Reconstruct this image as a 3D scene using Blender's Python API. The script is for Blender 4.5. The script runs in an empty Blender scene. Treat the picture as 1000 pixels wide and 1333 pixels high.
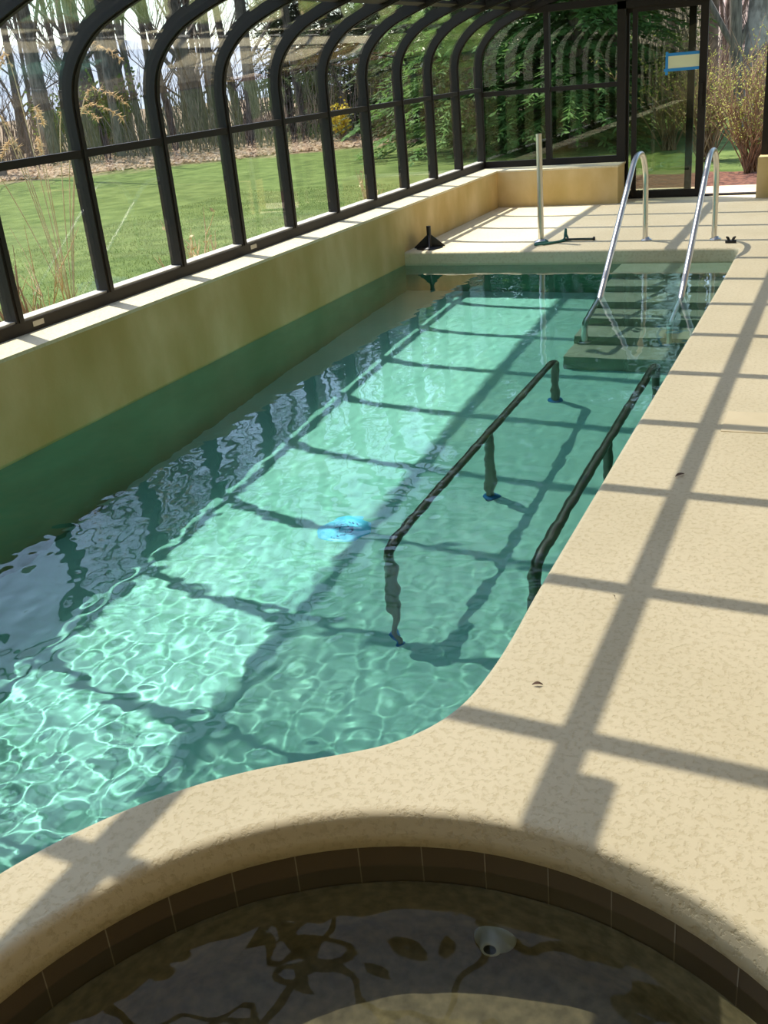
import bpy, bmesh, math, random
import numpy as np
from mathutils import Vector, Matrix
from mathutils.geometry import tessellate_polygon

random.seed(7)
S = bpy.context.scene
COL = S.collection

# ------------------------------------------------------------------ helpers
def lin(c):
    return tuple(((x / 255) / 12.92 if x / 255 <= .04045 else ((x / 255 + .055) / 1.055) ** 2.4) for x in c)

class MB:
    def __init__(s): s.v = []; s.f = []; s.sm = []
    def add(s, vs, fs, smooth=False):
        o = len(s.v); s.v += [tuple(v) for v in vs]
        s.f += [tuple(i + o for i in f) for f in fs]; s.sm += [smooth] * len(fs)
    def box(s, x0, x1, y0, y1, z0, z1):
        s.add([(x0,y0,z0),(x1,y0,z0),(x1,y1,z0),(x0,y1,z0),(x0,y0,z1),(x1,y0,z1),(x1,y1,z1),(x0,y1,z1)],
              [(3,2,1,0),(4,5,6,7),(0,1,5,4),(1,2,6,5),(2,3,7,6),(3,0,4,7)])
    def tube(s, pts, r, n=10, caps=True, smooth=True):
        pts = [Vector(p) for p in pts]; N = len(pts)
        rs = r if isinstance(r, (list, tuple)) else [r] * N
        t0 = (pts[1] - pts[0]).normalized()
        u = t0.orthogonal().normalized(); vs = []
        for i, p in enumerate(pts):
            t = ((pts[min(i+1, N-1)] - p).normalized() + (p - pts[max(i-1, 0)]).normalized())
            t = t.normalized() if t.length > 1e-9 else t0
            u = (u - t * u.dot(t)); u = u.normalized() if u.length > 1e-6 else t.orthogonal().normalized()
            w = t.cross(u)
            for k in range(n):
                a = 2 * math.pi * k / n
                vs.append(p + (u * math.cos(a) + w * math.sin(a)) * rs[i])
        fs = [(i*n+k, i*n+(k+1) % n, (i+1)*n+(k+1) % n, (i+1)*n+k) for i in range(N-1) for k in range(n)]
        s.add(vs, fs, smooth)
        if caps:
            s.add(vs[:n], [tuple(range(n))[::-1]]); s.add(vs[-n:], [tuple(range(n))])
    def lathe(s, prof, c=(0,0,0), n=32, smooth=True):
        vs = []; cx, cy, cz = c
        for r, z in prof:
            for k in range(n):
                a = 2*math.pi*k/n; vs.append((cx + r*math.cos(a), cy + r*math.sin(a), cz + z))
        s.add(vs, [(i*n+k, i*n+(k+1) % n, (i+1)*n+(k+1) % n, (i+1)*n+k) for i in range(len(prof)-1) for k in range(n)], smooth)
    def sweep(s, path, prof, closed=False, smooth=True):
        """path: xy points, land side on the left of travel; prof: (offset to land, z)"""
        N = len(path); vs = []
        for i, p in enumerate(path):
            a = path[(i-1) % N] if closed or i > 0 else p
            b = path[(i+1) % N] if closed or i < N-1 else p
            d = Vector((b[0]-a[0], b[1]-a[1])).normalized(); nx, ny = -d.y, d.x
            for o, z in prof: vs.append((p[0]+nx*o, p[1]+ny*o, z))
        m = len(prof); fs = []
        for i in range(N if closed else N-1):
            for k in range(m-1):
                j = (i+1) % N
                fs.append((i*m+k, i*m+k+1, j*m+k+1, j*m+k))
        s.add(vs, fs, smooth)
    def build(s, name, mat, parent=None, **kw):
        me = bpy.data.meshes.new(name); me.from_pydata(s.v, [], s.f)
        me.polygons.foreach_set('use_smooth', s.sm); me.update()
        return link(name, me, mat, parent, **kw)

def link(name, me, mat, parent=None, label=None, cat=None, group=None, kind=None, recalc=False):
    if recalc:
        bm = bmesh.new(); bm.from_mesh(me); bmesh.ops.recalc_face_normals(bm, faces=bm.faces); bm.to_mesh(me); bm.free()
    o = bpy.data.objects.new(name, me); COL.objects.link(o)
    if mat: me.materials.append(mat)
    if parent: o.parent = parent
    tag(o, label, cat, group, kind)
    return o

def tag(o, label=None, cat=None, group=None, kind=None):
    if label: o['label'] = label
    if cat: o['category'] = cat
    if group: o['group'] = group
    if kind: o['kind'] = kind
    return o

def empty(name, loc=(0,0,0), **kw):
    o = bpy.data.objects.new(name, None); COL.objects.link(o); o.location = loc
    o.empty_display_size = .1
    return tag(o, **kw)

def bez(pts, n=8):
    """Catmull-Rom through points (any dimension)"""
    P = [Vector(p) for p in pts]; out = []
    for i in range(len(P)-1):
        p0 = P[max(i-1,0)]; p1 = P[i]; p2 = P[i+1]; p3 = P[min(i+2,len(P)-1)]
        for k in range(n):
            t = k/n
            out.append(.5*((2*p1)+(p2-p0)*t+(2*p0-5*p1+4*p2-p3)*t*t+(3*p1-p0-3*p2+p3)*t**3))
    out.append(P[-1]); return out

def rounded(pts, r, n=6):
    """polyline with corners filleted by radius-like distance r"""
    P = [Vector(p) for p in pts]; out = [P[0]]
    for i in range(1, len(P)-1):
        a = (P[i-1]-P[i]); b = (P[i+1]-P[i]); d = min(r, a.length*.49, b.length*.49)
        A = P[i]+a.normalized()*d; B = P[i]+b.normalized()*d
        for k in range(n+1):
            t = k/n; out.append(A*(1-t)**2 + P[i]*2*t*(1-t) + B*t*t)
    out.append(P[-1]); return out

# ------------------------------------------------------------------ materials
def newmat(name):
    m = bpy.data.materials.new(name); m.use_nodes = True
    return m, m.node_tree.nodes, m.node_tree.links, m.node_tree.nodes['Principled BSDF']

def plain(name, rgb, rough=.5, metal=0., spec=.5):
    m, n, l, b = newmat(name)
    b.inputs['Base Color'].default_value = (*lin(rgb), 1); b.inputs['Roughness'].default_value = rough
    b.inputs['Metallic'].default_value = metal; b.inputs['Specular IOR Level'].default_value = spec
    return m

def mixed(name, c1, c2, scale=5., rough=.8, detail=6, lo=.35, hi=.65, bump=0., bscale=None, stretch=(1,1,1), spec=.3, c3=None, s3=1.5, bdist=.01):
    """two colours mixed by noise, with optional large-scale third colour and bump"""
    m, n, l, b = newmat(name)
    tc = n.new('ShaderNodeTexCoord'); mp = n.new('ShaderNodeMapping'); mp.inputs['Scale'].default_value = stretch
    l.new(tc.outputs['Object'], mp.inputs[0])
    no = n.new('ShaderNodeTexNoise'); no.inputs['Scale'].default_value = scale; no.inputs['Detail'].default_value = detail
    l.new(mp.outputs[0], no.inputs['Vector'])
    r = n.new('ShaderNodeValToRGB'); r.color_ramp.elements[0].position = lo; r.color_ramp.elements[1].position = hi
    r.color_ramp.elements[0].color = (*lin(c1), 1); r.color_ramp.elements[1].color = (*lin(c2), 1)
    l.new(no.outputs[0], r.inputs[0]); out = r.outputs[0]
    if c3:
        n3 = n.new('ShaderNodeTexNoise'); n3.inputs['Scale'].default_value = s3; n3.inputs['Detail'].default_value = 3
        l.new(mp.outputs[0], n3.inputs['Vector'])
        r3 = n.new('ShaderNodeValToRGB'); r3.color_ramp.elements[0].position = .45; r3.color_ramp.elements[1].position = .7
        l.new(n3.outputs[0], r3.inputs[0])
        mx = n.new('ShaderNodeMix'); mx.data_type = 'RGBA'; l.new(r3.outputs[0], mx.inputs[0]); l.new(out, mx.inputs[6]); mx.inputs[7].default_value = (*lin(c3), 1)
        out = mx.outputs[2]
    l.new(out, b.inputs['Base Color'])
    b.inputs['Roughness'].default_value = rough; b.inputs['Specular IOR Level'].default_value = spec
    if bump:
        nb = n.new('ShaderNodeTexNoise'); nb.inputs['Scale'].default_value = bscale or scale; nb.inputs['Detail'].default_value = 5
        l.new(tc.outputs['Object'], nb.inputs['Vector'])
        bp = n.new('ShaderNodeBump'); bp.inputs['Strength'].default_value = bump; bp.inputs['Distance'].default_value = bdist
        l.new(nb.outputs[0], bp.inputs['Height']); l.new(bp.outputs[0], b.inputs['Normal'])
    return m

def glass(name, tint, rough=0.0, ior=1.5):
    m, n, l, b = newmat(name); n.remove(b)
    t = n.new('ShaderNodeBsdfTransparent'); t.inputs[0].default_value = (*tint, 1)
    g = n.new('ShaderNodeBsdfGlossy'); g.inputs['Roughness'].default_value = rough
    g.inputs['Color'].default_value = (1, 1, 1, 1)
    # Schlick reflectance of a thin pane, the same from either face
    lw = n.new('ShaderNodeLayerWeight'); lw.inputs['Blend'].default_value = .5
    pw = n.new('ShaderNodeMath'); pw.operation = 'POWER'; pw.inputs[1].default_value = 5; l.new(lw.outputs['Facing'], pw.inputs[0])
    f = n.new('ShaderNodeMath'); f.operation = 'MULTIPLY_ADD'; f.inputs[1].default_value = .96; f.inputs[2].default_value = .04; l.new(pw.outputs[0], f.inputs[0])
    x = n.new('ShaderNodeMixShader'); l.new(f.outputs[0], x.inputs[0]); l.new(t.outputs[0], x.inputs[1]); l.new(g.outputs[0], x.inputs[2])
    l.new(x.outputs[0], n['Material Output'].inputs['Surface'])
    return m

def deck_material():
    m, n, l, b = newmat('deck stucco')
    tc = n.new('ShaderNodeTexCoord')
    n1 = n.new('ShaderNodeTexNoise'); n1.inputs['Scale'].default_value = 52; n1.inputs['Detail'].default_value = 4; n1.inputs['Roughness'].default_value = .6
    n2 = n.new('ShaderNodeTexNoise'); n2.inputs['Scale'].default_value = 1.3; n2.inputs['Detail'].default_value = 5
    n3 = n.new('ShaderNodeTexNoise'); n3.inputs['Scale'].default_value = 160; n3.inputs['Detail'].default_value = 3
    for q in (n1, n2, n3): l.new(tc.outputs['Object'], q.inputs['Vector'])
    r = n.new('ShaderNodeValToRGB'); e = r.color_ramp.elements
    e[0].position = .38; e[0].color = (*lin((212, 197, 160)), 1); e[1].position = .5; e[1].color = (*lin((221, 207, 172)), 1)
    l.new(n1.outputs[0], r.inputs[0])
    r2 = n.new('ShaderNodeValToRGB'); e = r2.color_ramp.elements
    e[0].position = .35; e[0].color = (.92, .915, .89, 1); e[1].position = .6; e[1].color = (1, 1, 1, 1)
    l.new(n2.outputs[0], r2.inputs[0])
    mx = n.new('ShaderNodeMix'); mx.data_type = 'RGBA'; mx.blend_type = 'MULTIPLY'; mx.inputs[0].default_value = 1
    l.new(r.outputs[0], mx.inputs[6]); l.new(r2.outputs[0], mx.inputs[7]); l.new(mx.outputs[2], b.inputs['Base Color'])
    # trowelled knock-down texture: flat plateaus with shallow pits
    rb = n.new('ShaderNodeValToRGB'); rb.color_ramp.elements[0].position = .36; rb.color_ramp.elements[1].position = .5
    l.new(n1.outputs[0], rb.inputs[0])
    ad = n.new('ShaderNodeMath'); ad.operation = 'MULTIPLY_ADD'; ad.inputs[1].default_value = .25
    l.new(n3.outputs[0], ad.inputs[0]); l.new(rb.outputs[0], ad.inputs[2])
    bp = n.new('ShaderNodeBump'); bp.inputs['Strength'].default_value = .6; bp.inputs['Distance'].default_value = .0022
    l.new(ad.outputs[0], bp.inputs['Height']); l.new(bp.outputs[0], b.inputs['Normal'])
    b.inputs['Roughness'].default_value = .85; b.inputs['Specular IOR Level'].default_value = .25
    return m

def ground_material():
    m, n, l, b = newmat('lawn and leaf litter')
    tc = n.new('ShaderNodeTexCoord'); sx = n.new('ShaderNodeSeparateXYZ'); l.new(tc.outputs['Object'], sx.inputs[0])
    def noise(sc, de=5):
        q = n.new('ShaderNodeTexNoise'); q.inputs['Scale'].default_value = sc; q.inputs['Detail'].default_value = de
        l.new(tc.outputs['Object'], q.inputs['Vector']); return q
    def ramp(src, a, ca, c, cc):
        r = n.new('ShaderNodeValToRGB'); e = r.color_ramp.elements
        e[0].position = a; e[0].color = (*lin(ca), 1); e[1].position = c; e[1].color = (*lin(cc), 1)
        l.new(src, r.inputs[0]); return r.outputs[0]
    ga = ramp(noise(3, 8).outputs[0], .3, (70, 86, 38), .7, (104, 118, 62))
    le = ramp(noise(9, 8).outputs[0], .35, (92, 74, 54), .68, (164, 142, 114))
    # woodland edge: y - 0.6 x > 32.5
    ma = n.new('ShaderNodeMath'); ma.operation = 'MULTIPLY_ADD'; ma.inputs[1].default_value = -.6
    l.new(sx.outputs['X'], ma.inputs[0]); l.new(sx.outputs['Y'], ma.inputs[2])
    no = n.new('ShaderNodeMath'); no.operation = 'MULTIPLY_ADD'; no.inputs[1].default_value = 7
    l.new(noise(.5, 8).outputs[0], no.inputs[0]); l.new(ma.outputs[0], no.inputs[2])
    mr = n.new('ShaderNodeMapRange'); mr.inputs[1].default_value = 34.8; mr.inputs[2].default_value = 36.4
    l.new(no.outputs[0], mr.inputs[0])
    mx = n.new('ShaderNodeMix'); mx.data_type = 'RGBA'; l.new(mr.outputs[0], mx.inputs[0]); l.new(ga, mx.inputs[6]); l.new(le, mx.inputs[7])
    l.new(mx.outputs[2], b.inputs['Base Color']); b.inputs['Roughness'].default_value = .9; b.inputs['Specular IOR Level'].default_value = .1
    bp = n.new('ShaderNodeBump'); bp.inputs['Strength'].default_value = .8; bp.inputs['Distance'].default_value = .03
    l.new(noise(24, 6).outputs[0], bp.inputs['Height']); l.new(bp.outputs[0], b.inputs['Normal'])
    return m

def water_material(name, tint):
    m, n, l, b = newmat(name)
    b.inputs['Base Color'].default_value = (*tint, 1); b.inputs['Transmission Weight'].default_value = 1
    b.inputs['Roughness'].default_value = 0; b.inputs['IOR'].default_value = 1.333
    return m

M = {}
M['deck'] = deck_material()
M['curb'] = mixed('curb stucco', (192, 163, 102), (219, 194, 142), 2.6, .85, 7, .34, .66, .35, 60, (1, 1, .6), c3=(184, 160, 98), s3=1.5, bdist=.004)
M['frame'] = plain('dark bronze frame', (40, 35, 29), .55, 0, .22)
M['ledge'] = mixed('sill ledge with painted sun glare', (170, 164, 152), (196, 190, 178), 20, .5)  # pale colour paints the sun and sky glare onto a bronze sill top
M['steel'] = plain('brushed stainless steel', (212, 210, 205), .28, 1)
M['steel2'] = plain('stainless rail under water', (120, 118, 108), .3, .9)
M['glass_side'] = glass('clear side glass', (.93, .94, .93))
M['glass_back'] = glass('smoked back glass', (.76, .79, .73))
M['glass_roof'] = glass('tinted roof glass', (.575, .57, .555))
M['water'] = water_material('pool water', (.80, .94, .90))
M['spawater'] = water_material('spa water', (.86, .90, .84))
M['plaster'] = mixed('aqua pool plaster', (132, 196, 178), (146, 208, 190), 2.2, .8, 6, .3, .7, c3=(124, 190, 172), s3=.9)
M['wallplaster'] = mixed('aqua wall plaster with painted shade', (74, 128, 106), (92, 148, 124), 2.2, .85, 6, .3, .7)  # floor aqua darkened to paint in the shade on the underwater walls
M['steps'] = mixed('grey step plaster', (142, 160, 136), (158, 174, 152), 5, .8)
M['tile'] = plain('dark brown tile', (92, 78, 58), .35)
M['grout'] = plain('pale lime grout', (150, 140, 118), .8)
M['spa'] = mixed('olive spa plaster', (116, 108, 80), (148, 138, 104), 30, .8, 6, .35, .7)
M['house'] = mixed('beige house stucco', (176, 158, 122), (190, 172, 136), 4, .9)
M['patio'] = mixed('sandstone patio', (206, 188, 162), (196, 160, 126), 1.6, .85)
M['mulch'] = mixed('bark mulch', (74, 46, 34), (118, 78, 58), 14, .95, 8, bump=1, bscale=20, bdist=.03)
M['ground'] = ground_material()
M['bark'] = mixed('grey bark', (84, 76, 66), (132, 121, 106), 6, .95, 6, stretch=(3, 3, .5))  # bark lightened so its colour carries distance and window haze
M['bark2'] = mixed('pale flaking bark', (108, 98, 84), (158, 148, 130), 5, .95, 6, .42, .58, stretch=(1, 1, .6))
M['bark3'] = mixed('brown twig bark', (84, 66, 54), (122, 98, 82), 6, .95)
M['needle'] = mixed('dark spruce needles', (70, 106, 48), (118, 152, 80), 1.5, .7)
M['needle3'] = mixed('olive pine needles', (52, 66, 36), (86, 100, 58), 2, .7)
M['needle2'] = mixed('light pine needles', (70, 92, 40), (116, 132, 62), 3, .7)
def translucent(m, w=.45):
    n, l = m.node_tree.nodes, m.node_tree.links; b = n['Principled BSDF']
    t = n.new('ShaderNodeBsdfTranslucent'); x = n.new('ShaderNodeMixShader'); x.inputs[0].default_value = w
    l.new(b.inputs['Base Color'].links[0].from_socket, t.inputs[0]); l.new(b.outputs[0], x.inputs[1]); l.new(t.outputs[0], x.inputs[2]); l.new(x.outputs[0], n['Material Output'].inputs[0])
translucent(M['needle']); translucent(M['needle3'], .3); translucent(M['needle2'])
M['leafy'] = mixed('young yellow green leaves', (142, 150, 62), (188, 184, 98), 4, .7)
M['brush'] = mixed('pale brush stems', (96, 86, 76), (134, 118, 106), 3, .95)  # stems paled to put woodland haze into their colour
M['twig'] = mixed('reddish brown twigs', (120, 90, 66), (168, 136, 104), 6, .9)
M['straw'] = mixed('dry straw stems', (188, 158, 108), (220, 194, 148), 8, .8)
M['plume'] = mixed('tan grass plumes', (186, 152, 108), (212, 180, 136), 10, .9)
M['yellow'] = plain('forsythia yellow', (232, 200, 40), .7)
M['leaf'] = mixed('dry fallen leaves', (140, 112, 84), (214, 192, 164), 6, .8)
M['hill'] = mixed('wooded hillside', (126, 104, 94), (160, 136, 124), .6, 1, 8, c3=(128, 118, 96), s3=.2)
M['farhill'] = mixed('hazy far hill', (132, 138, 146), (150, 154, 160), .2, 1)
for q in ('leafy', 'plume', 'leaf'): translucent(M[q])
M['black'] = plain('black plastic', (22, 21, 19), .5)
M['drain'] = plain('pale blue plastic', (96, 204, 236), .4)
M['slot'] = plain('blue slots', (40, 110, 160), .6)
M['blue'] = plain('blue plastic flange', (30, 110, 160), .5)
M['jet'] = plain('pale grey green plastic', (196, 206, 196), .4)
M['hole'] = plain('jet throat', (70, 76, 70), .6)
M['cord'] = plain('teal cord', (46, 104, 92), .6)
M['rod'] = plain('dark green grey rod', (50, 62, 54), .5)
M['lid'] = mixed('cream plastic lid', (220, 203, 164), (228, 211, 172), 6, .6)
M['paper'] = plain('pale paper', (226, 230, 190), .8)
M['tape'] = plain('blue masking tape', (46, 140, 206), .7)
M['label_plate'] = plain('aluminium plate', (150, 146, 136), .4, .6)

RX = []   # caustic receivers
# ------------------------------------------------------------------ key dimensions (metres; camera foot at origin, deck z = 0)
WZ = -.11
XL, XR, YF = -3.97, -.86, 9.05
SC, SR = (-.573, .80), .928
RIBY = [12.374 - .813*i for i in range(18)]

shore = [(-3.97, 9.05), (-3.4, 9.05), (-2.6, 9.05), (-1.8, 9.05), (-1.2, 9.05), (-.96, 9.05)]
curve = [(-.96, 9.05), (-.905, 9.02), (-.885, 8.93), (-.883, 8.6), (-.87, 7.7), (-.863, 6.2), (-.86, 4.6), (-.858, 3.6), (-.856, 2.85),
         (-.85, 2.55), (-.853, 2.35), (-.873, 2.165), (-.922, 2.03), (-1.0, 1.928), (-1.09, 1.858)]
for i in range(0, 11):
    a = math.radians(121 + i*6.4); curve.append((SC[0] + 1.168*math.cos(a), SC[1] + 1.168*math.sin(a)))
curve += [(-1.741, .5), (-1.745, 0.), (-1.745, -1.5)]
shore = shore[:-1] + [(p.x, p.y) for p in bez([(*c, 0) for c in curve], 6)]
def offset(path, o, closed=False):
    out = []; N = len(path)
    for i, p in enumerate(path):
        a = path[i-1] if (closed or i > 0) else p; b = path[(i+1) % N] if (closed or i < N-1) else p
        d = Vector((b[0]-a[0], b[1]-a[1])).normalized(); out.append((p[0]-d.y*o, p[1]+d.x*o))
    return out
spa_ring = [(SC[0] + SR*math.cos(-2*math.pi*k/96), SC[1] + SR*math.sin(-2*math.pi*k/96)) for k in range(96)]   # clockwise: land on the left

# ------------------------------------------------------------------ floor: deck with rounded coping
LIP = .024
outer = [(-3.97, 12.6)] + offset(shore, LIP) + [(2.6, -1.5), (2.6, 12.6)]
hole = offset(spa_ring, LIP, True)
bm = bmesh.new()
for loop in (outer, hole):
    vv = [bm.verts.new((x, y, 0)) for x, y in loop]
    for i in range(len(vv)): bm.edges.new((vv[i], vv[(i+1) % len(vv)]))
bmesh.ops.triangle_fill(bm, use_beauty=True, edges=bm.edges[:], normal=(0, 0, 1))
bmesh.ops.recalc_face_normals(bm, faces=bm.faces)
if sum(f.normal.z for f in bm.faces) < 0: bmesh.ops.reverse_faces(bm, faces=bm.faces)
me = bpy.data.meshes.new('floor'); bm.to_mesh(me); bm.free()
floor = link('floor', me, M['deck'], label='cream trowelled stucco deck running around the pool and the round spa', cat='floor', kind='structure')
mb = MB(); lipprof = [(LIP, 0)] + [(LIP - LIP*math.sin(a), -LIP + LIP*math.cos(a)) for a in [math.pi/2*k/6 for k in range(1, 7)]] + [(0, -.1), (0, -.2)]
mb.sweep(shore, lipprof)
mb.build('pool_coping', M['deck'], floor)
mb = MB(); mb.sweep(spa_ring, lipprof[:-2] + [(-.002, -.06), (-.006, -.1), (.006, -.102)], True)
mb.build('spa_coping', M['deck'], floor)

# ------------------------------------------------------------------ pool basin
def fz(y): return -1.47 + .17*max(0, min(1, (y-5)/4))
basin = empty('pool_basin', (0, 0, 0), label='aqua plastered pool basin under the rippled water', cat='pool basin', kind='structure')
mb = MB()
under = [p for p in shore]
mb.sweep(under, [(0, -.2), (0, -1.5)], smooth=True)
mb.add([(-3.968, -1.5, -.15), (-3.968, 9.05, -.15), (-3.968, 9.05, -1.5), (-3.968, -1.5, -1.5)], [(0, 1, 2, 3)])
mb.add([(-3.97, -1.5, 0), (-1.745, -1.5, 0), (-1.745, -1.5, -1.5), (-3.97, -1.5, -1.5)], [(3, 2, 1, 0)])
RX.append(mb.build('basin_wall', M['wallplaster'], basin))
mb = MB(); ys = [-1.5, 2, 5, 7, 9.05]
mb.add([(x, y, fz(y)) for y in ys for x in (-4.0, -.2)], [(2*i, 2*i+1, 2*i+3, 2*i+2) for i in range(4)])
RX.append(mb.build('basin_floor', M['plaster'], basin))
# steps: one stepped solid
mb = MB(); nos = [8.62, 8.30, 7.95, 7.63, 7.32, 7.0]; tz = [-.165, -.355, -.55, -.74, -.93, -1.12]
for k in range(6):
    y1 = 9.05 if k == 0 else nos[k-1]
    z0 = fz(nos[k]) - .02
    mb.box(-1.87, -.84, nos[k], y1 + .001, z0, tz[k])
RX.append(mb.build('steps', M['steps'], basin))

# water grid ------------------------------------------------------
def water(name, inside, x0, x1, y0, y1, step, z, amp, seed, mat, lams, **kw):
    rng = np.random.default_rng(seed)
    gx = x0 + np.arange(int((x1-x0)/step)+1)*step; gy = [y0]
    while gy[-1] < y1: gy.append(gy[-1] + step*(1 if .9 < gy[-1] < 5 else 2))
    gy = np.array(gy); nx = len(gx); ny = len(gy)
    X, Y = np.meshgrid(gx, gy)
    H = np.zeros_like(X)
    for lam, slope, cnt, mean, spread in lams:
        for _ in range(cnt):
            L = lam*np.exp(rng.normal(0, .25)); th = mean + rng.normal(0, spread); k = 2*math.pi/L
            # gently bent wave fronts
            ph = rng.uniform(0, 6.28) + .8*np.sin(X*rng.uniform(.5, 1.6)+rng.uniform(0, 6)) + .8*np.sin(Y*rng.uniform(.5, 1.6)+rng.uniform(0, 6))
            H += slope/k/math.sqrt(cnt)*1.4*np.sin(k*(X*math.cos(th)+Y*math.sin(th))+ph)*amp(X, Y, lam)
    Z = z + H
    cx = (gx[1:]+gx[:-1])/2; cy = (gy[1:]+gy[:-1])/2
    keep = inside(*np.meshgrid(cx, cy))
    jj, ii = np.nonzero(keep); a = jj*nx+ii
    F = np.stack([a, a+1, a+nx+1, a+nx], 1)
    used = np.unique(F); remap = -np.ones(nx*ny, int); remap[used] = np.arange(len(used))
    V = np.stack([X.ravel(), Y.ravel(), Z.ravel()], 1)[used]; F = remap[F]
    me = bpy.data.meshes.new(name)
    me.from_pydata(V.tolist(), [], F.tolist())
    me.polygons.foreach_set('use_smooth', [True]*len(F)); me.update()
    o = link(name, me, mat, **kw); o.cycles.is_caustics_caster = True
    return o

poly = np.array(offset(shore, .02) + [(-3.99, -1.5)])
def in_pool(X, Y):
    c = np.zeros(X.shape, bool); n = len(poly); j = n-1
    for i in range(n):
        xi, yi = poly[i]; xj, yj = poly[j]
        with np.errstate(divide='ignore', invalid='ignore'):
            c ^= ((yi > Y) != (yj > Y)) & (X < (xj-xi)*(Y-yi)/(yj-yi+1e-12)+xi)
        j = i
    return c | ((X < -3.9) & (X > -3.985) & (Y > -1.45) & (Y < 9.05))
def pool_amp(X, Y, lam):
    a = np.exp(-(np.maximum(Y-1.2, 0)/1.9)**2)
    return (.10 + .9*a) if lam < .2 else (.16 + .6*a)
water('pool_water', in_pool, -3.99, -.8, -1.5, 9.08, .0125, WZ, pool_amp, 3, M['water'],
      [(.08, .038, 22, 1.9, 1.5), (.125, .036, 20, 1.9, 1.5), (.25, .02, 14, 1.7, 1.5), (.6, .012, 10, 1.2, 1.6)],
      label='rippled teal water filling the long pool', cat='water', kind='structure')

# ------------------------------------------------------------------ spa
spa = empty('spa_basin', (SC[0], SC[1], 0), label='round sunken spa basin with dark tile band in the foreground', cat='spa', kind='structure')
def loc(o): o.location = (-SC[0], -SC[1], 0); return o
mb = MB(); mb.lathe([(.93, -.1), (.93, -.25)], (*SC, 0), 96); o = loc(mb.build('tile_band', M['tile'], spa)); RX.append(o)
mb = MB()
for k in range(38):
    a = 2*math.pi*k/38 + .02; mb.add([(SC[0]+.9285*math.cos(a+s*.0016), SC[1]+.9285*math.sin(a+s*.0016), z) for s, z in ((-1, -.25), (1, -.25), (1, -.1), (-1, -.1))], [(0, 1, 2, 3)])
o = loc(mb.build('grout_joint', M['grout'], spa, kind='stuff'))
mb = MB(); mb.lathe([(.93, -.25), (.925, -.25), (.925, -.52), (.91, -.56), (.88, -.57), (.42, -.57), (.40, -.59), (.40, -.98), (.0, -1.0)], (*SC, 0), 96)
o = loc(mb.build('bench_and_well', M['spa'], spa)); RX.append(o)
water('spa_water', lambda X, Y: np.hypot(X-SC[0], Y-SC[1]) < .94, -1.55, .42, -.2, 1.78, .018, -.165, lambda X, Y, l: .25 + .5*np.exp(-((X+1.2)**2+(Y-1.2)**2)/.3), 9, M['spawater'],
      [(.08, .03, 12, .6, 1.5), (.2, .04, 12, .4, 1.5), (.5, .02, 8, .4, 1.5)],
      label='dark still water inside the round spa', cat='water', kind='structure')
# spa jet: a conical eyeball fitting on the spa wall, pointing inward
a = math.atan2(1.70-SC[1], -.648-SC[0]); jp = Vector((SC[0]+.925*math.cos(a), SC[1]+.925*math.sin(a), -.475))
jet = empty('spa_jet', jp, label='pale conical jet fitting on the spa wall under the water', cat='jet fitting')
inw = Vector((-math.cos(a), -math.sin(a), .35)).normalized(); rot = inw.to_track_quat('Z', 'Y').to_matrix().to_4x4()
for nm, prof, mt in (('flange', [(0, 0), (.05, 0), (.052, .006), (.046, .014), (.034, .02), (.026, .05), (.022, .056), (.0155, .056)], 'jet'), ('nozzle', [(.0155, .056), (.012, .04), (0, .038)], 'hole')):
    mb = MB(); mb.lathe(prof, n=32); o = mb.build(nm, M[mt], jet); o.matrix_local = rot; RX.append(o)

# ------------------------------------------------------------------ enclosure: profile of one rib in the x-z plane
inner = [(-4.25, .49), (-4.25, 1.0), (-4.25, 1.56), (-4.237, 1.65), (-4.204, 1.742), (-4.14, 1.832), (-4.05, 1.914), (-3.95, 1.977), (-3.83, 2.028), (-3.69, 2.078), (-3.5, 2.133), (-2.478, 2.41), (-1.0, 2.81), (2.6, 3.78)]
def off2(pr, o):
    out = []
    for i, p in enumerate(pr):
        a = pr[max(i-1, 0)]; b = pr[min(i+1, len(pr)-1)]; d = Vector((b[0]-a[0], b[1]-a[1])).normalized()
        out.append((p[0]-d.y*o, p[1]+d.x*o))
    return out
def strip(mb, pr, d0, d1, y0, y1, smooth=False):
    """solid following the profile between depths d0 and d1 (outwards), from y0 to y1"""
    A = off2(pr, d0); B = off2(pr, d1); n = len(pr); vs = []
    for (p, q) in zip(A, B): vs += [(p[0], y0, p[1]), (p[0], y1, p[1]), (q[0], y1, q[1]), (q[0], y0, q[1])]
    for k in range(4):      # each side has its own vertices so that smooth shading stays within a face strip
        mb.add([vs[i*4+j] for i in range(n) for j in (k, (k+1) % 4)], [(2*i, 2*i+1, 2*i+3, 2*i+2) for i in range(n-1)], smooth)
    mb.add(vs[:4], [(3, 2, 1, 0)]); mb.add(vs[-4:], [(0, 1, 2, 3)])
fine = [(p.x, p.y) for p in bez([(*p, 0) for p in inner[2:11]], 4)]
prof = inner[:2] + fine + inner[11:]
ei = min(range(len(prof)), key=lambda i: abs(prof[i][0]+3.69))      # eave index
ri = 2 + min(range(len(prof[2:])), key=lambda i: abs(prof[2+i][1]-1.56))

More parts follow.
